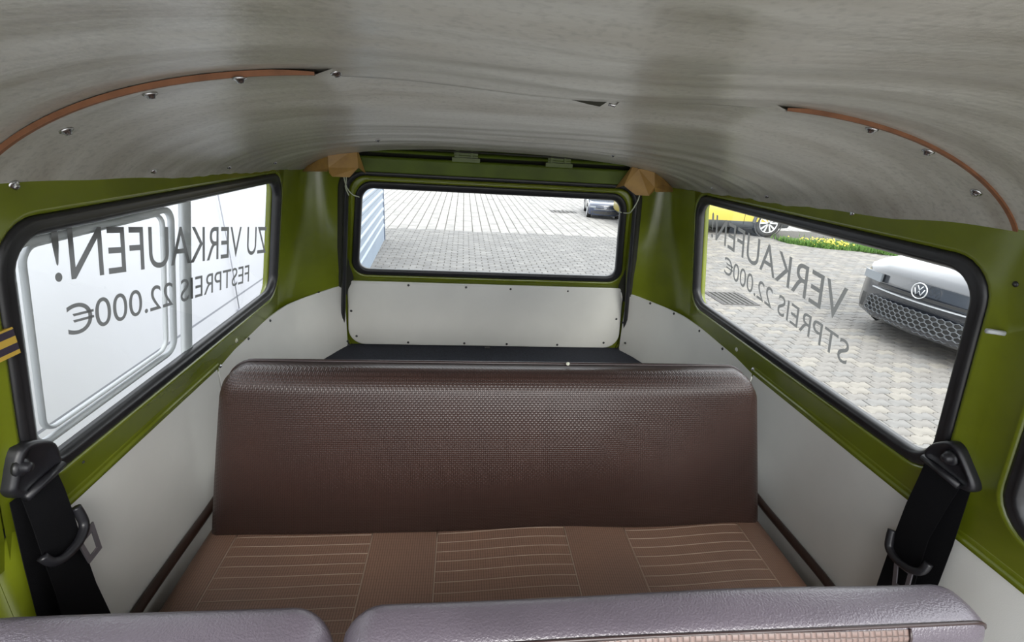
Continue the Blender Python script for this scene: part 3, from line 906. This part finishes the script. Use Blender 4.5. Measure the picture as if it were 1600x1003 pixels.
# visible window wedge on the ground
def vis(x, y):
    P = Vector((x, y, GZ))-CAM
    k = (.757+.1226)/P.x; yy = P.y*k; zz = CAM.z+P.z*k
    return .69 < yy < 1.73 and .09 < zz < .48
near = sorted([c for c in cells if vis(*c)], key=lambda c: (Vector((c[0], c[1], GZ))-CAM).length)[:300]
ns = set(near)
for k, (x, y) in enumerate(near):
    o = bpy.data.objects.new('paver', pm[random.choice((0, 0, 1, 2))]); COL.objects.link(o); o.parent = gr
    o.location = Vector((x, y, GZ+random.uniform(-.003, .002)))-org(gr)
    o.rotation_euler = (random.uniform(-.006, .006), random.uniform(-.006, .006), random.uniform(-.008, .008))
V = []; FF = []; FM = []
for c in cells:
    if c in ns: continue
    v, f = paver_geo(ZO, c[0], c[1], GZ+random.uniform(-.003, .002), (random.uniform(-.008, .008), random.uniform(-.008, .008)))
    k = len(V); V += v; FF += [tuple(i+k for i in q) for q in f]; FM += [random.choice((0, 0, 1, 2))]*len(f)
o = mk('zigzag_pavers', V, FF, pm[0].materials[0], gr, smooth=False, mats=[pm[1].materials[0], pm[2].materials[0]], fm=FM); tag(o, kind='stuff')
def rect_field(name, x0, x1, y0, y1, lx, ly, m, skip=None, tones=None, half=True, g=.004):
    V = []; FF = []; FM = []; j = 0; y = y0
    while y < y1:
        x = x0+(lx/2 if (j % 2 and half) else 0)
        while x < x1:
            if not (skip and skip(x, y)):
                a, b = lx/2-g, ly/2-g; z = GZ+random.uniform(-.004, .003)
                ta, tb = random.uniform(-.01, .01), random.uniform(-.01, .01)
                k = len(V)
                for q, dz in ((1, -.012), (.94, 0)):
                    V += [(x+sx*a*q, y+sy*b*q, z+dz+sx*a*ta+sy*b*tb) for sx, sy in ((-1, -1), (1, -1), (1, 1), (-1, 1))]
                FF += [(k+i, k+(i+1) % 4, k+4+(i+1) % 4, k+4+i) for i in range(4)]+[(k+4, k+5, k+6, k+7)]
                FM += [random.choice((0, 0, 1))]*5
            x += lx
        y += ly; j += 1
    o = mk(name, V, FF, m, gr, smooth=False, mats=[tones], fm=FM); tag(o, kind='stuff'); return o
P2b = mat('grey_paver_light', (.18, .177, .172), .85, noise=.3, nscale=4)
PFb = mat('bright_paver', (.25, .243, .235), .85, noise=.3, nscale=4)
PF = mat('pale_far_paver', (.28, .272, .262), .85, noise=.25, nscale=3)
rect_field('grey_block_pavers', -1.8, 4.7, 4.9, 10.5, .2, .1, PAVE2, skip=lambda x, y: x > .43*y-.02, tones=P2b)
rect_field('pale_block_pavers', -6, 6.6, 10.55, 24, .20, .22, PF, tones=PFb, half=False, g=.007)
rect_field('pale_block_pavers', 6.6, 14, 12.7, 24, .20, .22, PF, tones=PFb, half=False, g=.007)

# drains
def drain(x, y, w, d, label, nsl):
    dr = empty('drain_grate', (x, y, GZ)); tag(dr, label, 'drain')
    IR = bpy.data.materials.get('iron') or mat('iron', (.09, .085, .085), .6, metal=.5)
    v, f = join(box((x-w/2, y, GZ+.004), (.02, d, .012)), box((x+w/2, y, GZ+.004), (.02, d, .012)), box((x, y-d/2, GZ+.004), (w, .02, .012)), box((x, y+d/2, GZ+.004), (w, .02, .012)))
    mk('frame', v, f, IR, dr, smooth=False)
    v, f = box((x, y, GZ+.0025), (w, d, .002)); mk('pit', v, f, DARK, dr, smooth=False)
    for k in range(nsl):
        v, f = box((x-w/2+w*(k+.5)/nsl, y, GZ+.005), (w/nsl*.5, d, .01)); mk('bar', v, f, IR, dr, smooth=False)
drain(3.55, 6.02, .50, .55, 'iron drain grate in the paving seen through the right window', 7)
drain(2.84, 14.4, .75, .45, 'small dark drain grate far out behind the rear window', 6)

# grass strip and flowers
def gline(x): return 10.75-(x-7.3)*.66
v, f = loft([[(x, gline(x)+dy+.15*math.sin(x*3), GZ+.012) for x in [7.5+5.5*i/30 for i in range(31)]] for dy in (.0, .3, .55)], False)
gs = mk('grass_bed', v, f, GRASS); tag(gs, 'strip of rough grass at the edge of the paving', 'grass', kind='stuff')
V = []; FF = []
for k in range(9000):
    x = random.uniform(7.4, 12.5); y = gline(x)+.15*math.sin(x*3)+abs(random.gauss(0, .25 if x < 8.4 else .5))-.08
    h = random.uniform(.04, .16); a = random.uniform(0, 6.28); w = .012
    k0 = len(V); lx, ly = math.cos(a)*w, math.sin(a)*w
    V += [(x-lx, y-ly, GZ), (x+lx, y+ly, GZ), (x+random.uniform(-.06, .06), y+random.uniform(-.06, .06), GZ+h)]; FF.append((k0, k0+1, k0+2))
o = mk('grass_blades', V, FF, GRASS, gs, smooth=False)
tag(o, kind='stuff')
V = []; FF = []
for k in range(260):
    c = random.choice((7.95, 8.25, 8.4, 9.5, 9.9, 10.2)); x = c+random.gauss(0, .12); y = gline(x)+.15*math.sin(x*3)+random.uniform(-.08, .5)
    z = GZ+random.uniform(.06, .16); r = random.uniform(.012, .028); k0 = len(V)
    V += [(x+r*math.cos(q*math.pi/3), y+r*math.sin(q*math.pi/3)*.6, z+r*.6*math.sin(q*math.pi/3)) for q in range(6)]+[(x, y, z+r*.5)]
    FF += [(k0+q, k0+(q+1) % 6, k0+6) for q in range(6)]
o = mk('yellow_flowers', V, FF, FLOWER, gs, smooth=False); tag(o, 'small yellow flowers in the grass', kind='stuff')

# ------------------------------------------------------------------ walls outside
BLUE = mat('pale_blue_metal_cladding', (.27, .33, .41), .4, noise=.1, nscale=3)
WALLW = mat('white_wall_panel', (.60, .61, .66), .55, noise=.05, nscale=2)
SEAMG = mat('grey_seam', (.25, .26, .30), .6)
cw = empty('corrugated_wall', (-1.45, 7.2, GZ)); tag(cw, 'pale blue ribbed metal wall running beside the paving behind the rear window', 'wall')
A = Vector((-1.335, 4.9)); B = Vector((-1.568, 9.17)); dr_ = (B-A).normalized(); nr = Vector((-dr_.y, dr_.x))
for k in range(16):
    z0 = GZ+.16+k*.15
    pr = [(0, 0), (0, .07), (.014, .095), (.014, .125), (0, .15)]
    rings = [[(A.x+(B.x-A.x)*t+nr.x*(-q), A.y+(B.y-A.y)*t+nr.y*(-q)*1, z0+h) for q, h in pr] for t in (0, .5, 1)]
    rings = [[(p[0]-2*0, p[1], p[2]) for p in r] for r in rings]
    mk('rib_panel', *loft(rings, False), BLUE, cw, smooth=False)
v, f = loft([[(A.x, A.y, z), (B.x, B.y, z), (B.x-.06, B.y, z), (A.x-.06, A.y, z)] for z in (GZ, GZ+.16)]); mk('plinth', v, f, BLUE, cw, smooth=False)
v, f = loft([[(B.x+.015, B.y+.01, z), (B.x+.015, B.y+.05, z), (B.x-.10, B.y+.05, z), (B.x-.10, B.y+.01, z)] for z in (GZ, GZ+2.6)], True, True, True); mk('corner_post', v, f, mat('dark_blue_post', (.08, .10, .14), .5), cw, smooth=False)
v, f = box((-1.62, 9.28, GZ+.03), (.16, .10, .10)); 
ww = empty('panel_wall', (-1.56, 2, GZ)); tag(ww, 'smooth white panelled wall close outside the left window', 'wall')
for z0, z1 in ((GZ, -.405), (-.393, .78)):
    for ya, yb in ((-1.2, 1.2), (1.206, 4.4)):
        v, f = box((-1.59, (ya+yb)/2, (z0+z1)/2), (.06, yb-ya, z1-z0)); mk('panel', v, f, WALLW, ww, smooth=False)
v, f = box((-1.585, 1.6, -.399), (.05, 5.6, .012)); mk('seam_strip', v, f, SEAMG, ww, smooth=False)
o = mk('cord', *tube([(-1.545, 3.03, .42), (-1.545, 3.05, .25), (-1.545, 3.09, -.15), (-1.545, 3.105, -.47)], .0035, 6), SEAMG); tag(o, 'thin grey cord hanging down the white wall, seen through the left window', 'cord')
v, f = tube([(-1.545, 3.105, -.47), (-1.545, 3.106, -.49), (-1.545, 3.107, -.51)], .014, 8, rad=[.006, .015, .004]); mk('knob', v, f, SEAMG, o)

# ------------------------------------------------------------------ cars
TYRE = mat('tyre', (.02, .02, .02), .8); RIM = mat('bright_alloy', (.75, .76, .78), .3, metal=.7); RIMD = mat('rim_dark', (.03, .03, .03), .5)
CGLASS = mat('car_glass', (.02, .025, .03), .05, spec=.8); LAMP = mat('headlamp_glass', (.22, .24, .26), .15); CLAD = mat('dark_grey_cladding', (.06, .065, .07), .5)
def car(name, loc, rz, scale, paint, label, lower=None, hexgrille=False, L=4.26, W=1.81, H=1.56):
    c = empty(name, loc, rz); c.scale = (scale,)*3; tag(c, label, 'car')
    # x = 0 nose -> L tail; section: half profile (y,z)
    st = [(.00, .26, .72, .50, .66), (.02, .21, .75, .66, .80), (.08, .19, .785, .76, .86), (.30, .18, .83, .83, .90), (.75, .17, .885, .88, .905), (1.15, .17, .93, .905, .905), (1.6, .17, .95, .905, .905), (2.6, .17, .96, .905, .905), (3.4, .18, .97, .90, .905), (3.9, .20, .97, .87, .88), (4.15, .24, .95, .80, .82), (4.26, .32, .88, .68, .70)]
    rings = []
    for i, (x, zb, zt, wb, wt) in enumerate(st):
        wb = min(wb, .905)
        h = zt-zb
        half = [(0, zb), (wb*.75, zb), (wt*.95, zb+.04), (wt, zb+h*.25), (wt, zb+h*.55), (wt*.985, zb+h*.8), (wt*.93, zt-.015), (wt*.6, zt+.02), (0, zt+.035)]
        half = [(min(a, wt), z) for a, z in half]
        bow = lambda a: x+(.0 if x > 1 else (.20*(a/.9)**2*(1-x)))
        ring = [(bow(a), -a, z) for a, z in half]+[(bow(a), a, z) for a, z in half[-2:0:-1]]
        rings.append(ring)
    v, f = loft(rings, True, True, True)
    mats = [lower] if lower else None
    fm = None
    if lower:
        fm = []
        for q in f:
            zc = sum(v[i][2] for i in q)/len(q); fm.append(1 if zc < .46 else 0)
    body = fixn(mk('body', v, f, paint, c, True, local=True, mats=mats, fm=fm))
    # greenhouse
    gh = [(.95, .90, .90, .78), (1.45, 1.22, .84, .74), (1.85, 1.44, .80, .66), (2.3, 1.54, .78, .60), (3.1, 1.54, .77, .58), (3.7, 1.42, .76, .58), (4.0, 1.12, .80, .70), (4.1, .92, .84, .76)]
    rings = []
    for x, z, wb, wt in gh:
        rings.append([(x, -wb, .88), (x, -(wb*.5+wt*.5), .88+(z-.88)*.55), (x, -wt, z-.02), (x, -wt*.6, z+.01), (x, 0, z+.02), (x, wt*.6, z+.01), (x, wt, z-.02), (x, (wb*.5+wt*.5), .88+(z-.88)*.55), (x, wb, .88)])
    v, f = loft(rings, False, True, True)
    fixn(mk('windows', v, f, CGLASS, c, True, local=True))
    rf = [[(x, y, z+.012) for x, y, z in r[2:7]] for r in rings[2:6]]
    mk('roof', *loft(rf, False), paint, c, True, local=True)
    # wheels
    for wx_, sy in ((.80, -1), (.80, 1), (3.50, -1), (3.50, 1)):
        yo = sy*(W/2-.0)
        def ringc(r, y, n=28): return [(wx_+r*math.cos(2*math.pi*k/n), y, .335+r*math.sin(2*math.pi*k/n)) for k in range(n)]
        a = yo-sy*.22; b = yo+sy*.005
        tr_ = [ringc(.20, a), ringc(.31, a), ringc(.335, a+sy*.02), ringc(.335, b-sy*.03), ringc(.32, b-sy*.008), ringc(.245, b), ringc(.235, b-sy*.02)]
        w = fixn(mk('wheel', *loft(tr_, True, True, True), TYRE, c, True, local=True))
        rd = fixn(mk('rim', *loft([ringc(.24, b-sy*.03), ringc(.235, b+sy*.004), ringc(.222, b+sy*.004), ringc(.22, b-sy*.03)]), RIM, w, True, local=True))
        vv = []
        for k in range(5):
            for dk in (-.16, .16):
                a0 = 2*math.pi*k/5+.3+dk; a1 = 2*math.pi*k/5+.3+dk*1.7
                p0 = Vector((wx_+.03*math.cos(a0), b, .335+.03*math.sin(a0))); p1 = Vector((wx_+.225*math.cos(a1), b, .335+.225*math.sin(a1)))
                t = (p1-p0).normalized(); s_ = Vector((t.z, 0, -t.x))
                q = [p0-s_*.013, p0+s_*.013, p1+s_*.024, p1-s_*.024]
                vv.append(([tuple(x) for x in q]+[tuple(x-Vector((0, sy*.02, 0))) for x in q], [(0, 1, 2, 3), (4, 5, 6, 7), (0, 1, 5, 4), (1, 2, 6, 5), (2, 3, 7, 6), (3, 0, 4, 7)]))
        fixn(mk('spokes', *join(*vv), RIM, w, False, local=True))
        # arch
        n = 20; ar = []
        for r_, dy in ((.37, .012), (.43, .012), (.43, -.03)):
            ar.append([(wx_+r_*math.cos(math.pi*k/n), yo+sy*dy, .335+r_*math.sin(math.pi*k/n)) for k in range(n+1)])
        mk('wheel_arch', *loft(ar, False), lower or RIMD, c, True, local=True)
        dk_ = [ringc(.37, yo+sy*.006), ringc(.34, yo+sy*.006)]
        mk('arch_gap', *loft(dk_), RIMD, c, True, local=True)
    def nose(y, z, out=.0):   # x of the nose surface
        if z > .72: base = .02+(z-.72)*1.0
        elif z > .30: base = .01
        else: base = .01+(.30-z)*.4
        return base+.20*(y/.9)**2-out
    def plate(name, ys_, zs_, out, m, par, sm=False):
        v = [(nose(y, z, out), y, z) for z in zs_ for y in ys_]; n = len(ys_)
        f = [(j*n+i, j*n+i+1, (j+1)*n+i+1, (j+1)*n+i) for j in range(len(zs_)-1) for i in range(n-1)]
        N = len(v); v += [(a+.03, b, d) for a, b, d in v]; f += [tuple(i+N for i in q) for q in f]
        e = [(i, i+1) for i in range(n-1)]+[(len(v)//2-n+i, len(v)//2-n+i+1) for i in range(n-1)]+[(j*n, j*n+n) for j in range(len(zs_)-1)]+[(j*n+n-1, j*n+2*n-1) for j in range(len(zs_)-1)]
        f += [(a, b, b+N, a+N) for a, b in e]
        return fixn(mk(name, v, f, m, par, sm, local=True))
    lin = lambda a, b, n: [a+(b-a)*i/n for i in range(n+1)]
    plate('upper_grille', lin(-.52, .52, 10), [.575, .60], .012, RIMD, body)
    for s_ in (-1, 1):
        plate('headlight', lin(s_*.50, s_*.80, 5), [.61, .64, .70], .018, LAMP, body)
        plate('side_intake', lin(s_*.58, s_*.74, 3), [.28, .36, .44], .010, RIMD, body)
        v, f = box((1.25, s_*1.0, .98), (.13, .20, .13)); v2, f2 = box((1.28, s_*.90, .93), (.06, .12, .04)); mk('mirror', *join((v, f), (v2, f2)), paint, body, False, local=True)
    plate('chrome_strip', lin(-.6, .6, 12), [.535, .545], .014, ALU, body)
    plate('lower_grille', lin(-.58, .58, 12), [.24, .44], .006, RIMD, body)
    if hexgrille:
        tt = []
        for r_ in range(5):
            for k in range(-8, 9):
                y0_ = k*.07+(.035 if r_ % 2 else 0); z0_ = .26+r_*.042
                hx = [(nose(y0_+.035*math.sin(q*math.pi/3), z0_, .012), y0_+.036*math.sin(q*math.pi/3), z0_+.028*math.cos(q*math.pi/3)) for q in range(6)]
                tt.append(tube(hx, .004, 4, closed=True))
        mk('grille_mesh', *join(*tt), mat('grille_grey', (.12, .13, .14), .4), body, False, local=True)
    # emblem: ring with stacked V and W
    ex = nose(0, .66, .022); ez = .66
    tt = [tube([(ex, .078*math.cos(k*math.pi/12), ez+.078*math.sin(k*math.pi/12)) for k in range(24)], .006, 6, closed=True),
          tube([(ex, -.028, ez+.052), (ex, 0, ez+.008), (ex, .028, ez+.052)], .0055, 6),
          tube([(ex, -.052, ez+.022), (ex, -.026, ez-.042), (ex, 0, ez-.002), (ex, .026, ez-.042), (ex, .052, ez+.022)], .0055, 6)]
    mk('emblem', *join(*tt), RIM, body, True, local=True)
    # bonnet creases, wipers
    for s_ in (-1, 1):
        mk('wiper', *tube([(1.02, s_*.1+.1, .955), (1.10, s_*.1+.55, 1.0)], .008, 5), RIMD, body, True, local=True)
    # door lines
    for s_ in (-1, 1):
        for xx in (1.45, 2.5, 3.4):
            mk('door_gap', *tube([(xx, s_*.907, .30), (xx, s_*.907, .85)], .005, 4), RIMD, body, True, local=True)
    return c
DG = mat('dark_grey_car_paint', (.020, .023, .030), .22, spec=.8, coat=1)
YP = mat('yellow_car_paint', (.42, .34, .06), .3, coat=.5)
NB = mat('night_blue_car_paint', (.02, .03, .06), .2, coat=1)
car('hatchback_car', (4.50, 4.30, GZ), math.radians(5), 1, DG, 'dark grey hatchback with a round emblem and mesh grille, facing the right window', hexgrille=True)
car('yellow_car', (8.15, 12.25, GZ), math.radians(180), 1, YP, 'yellow car with dark grey cladding parked beyond the grass, top of the right window', lower=CLAD)
car('dark_car', (3.72, 13.1, GZ), math.radians(80), .50, NB, 'small dark blue car far behind the rear window', hexgrille=False)
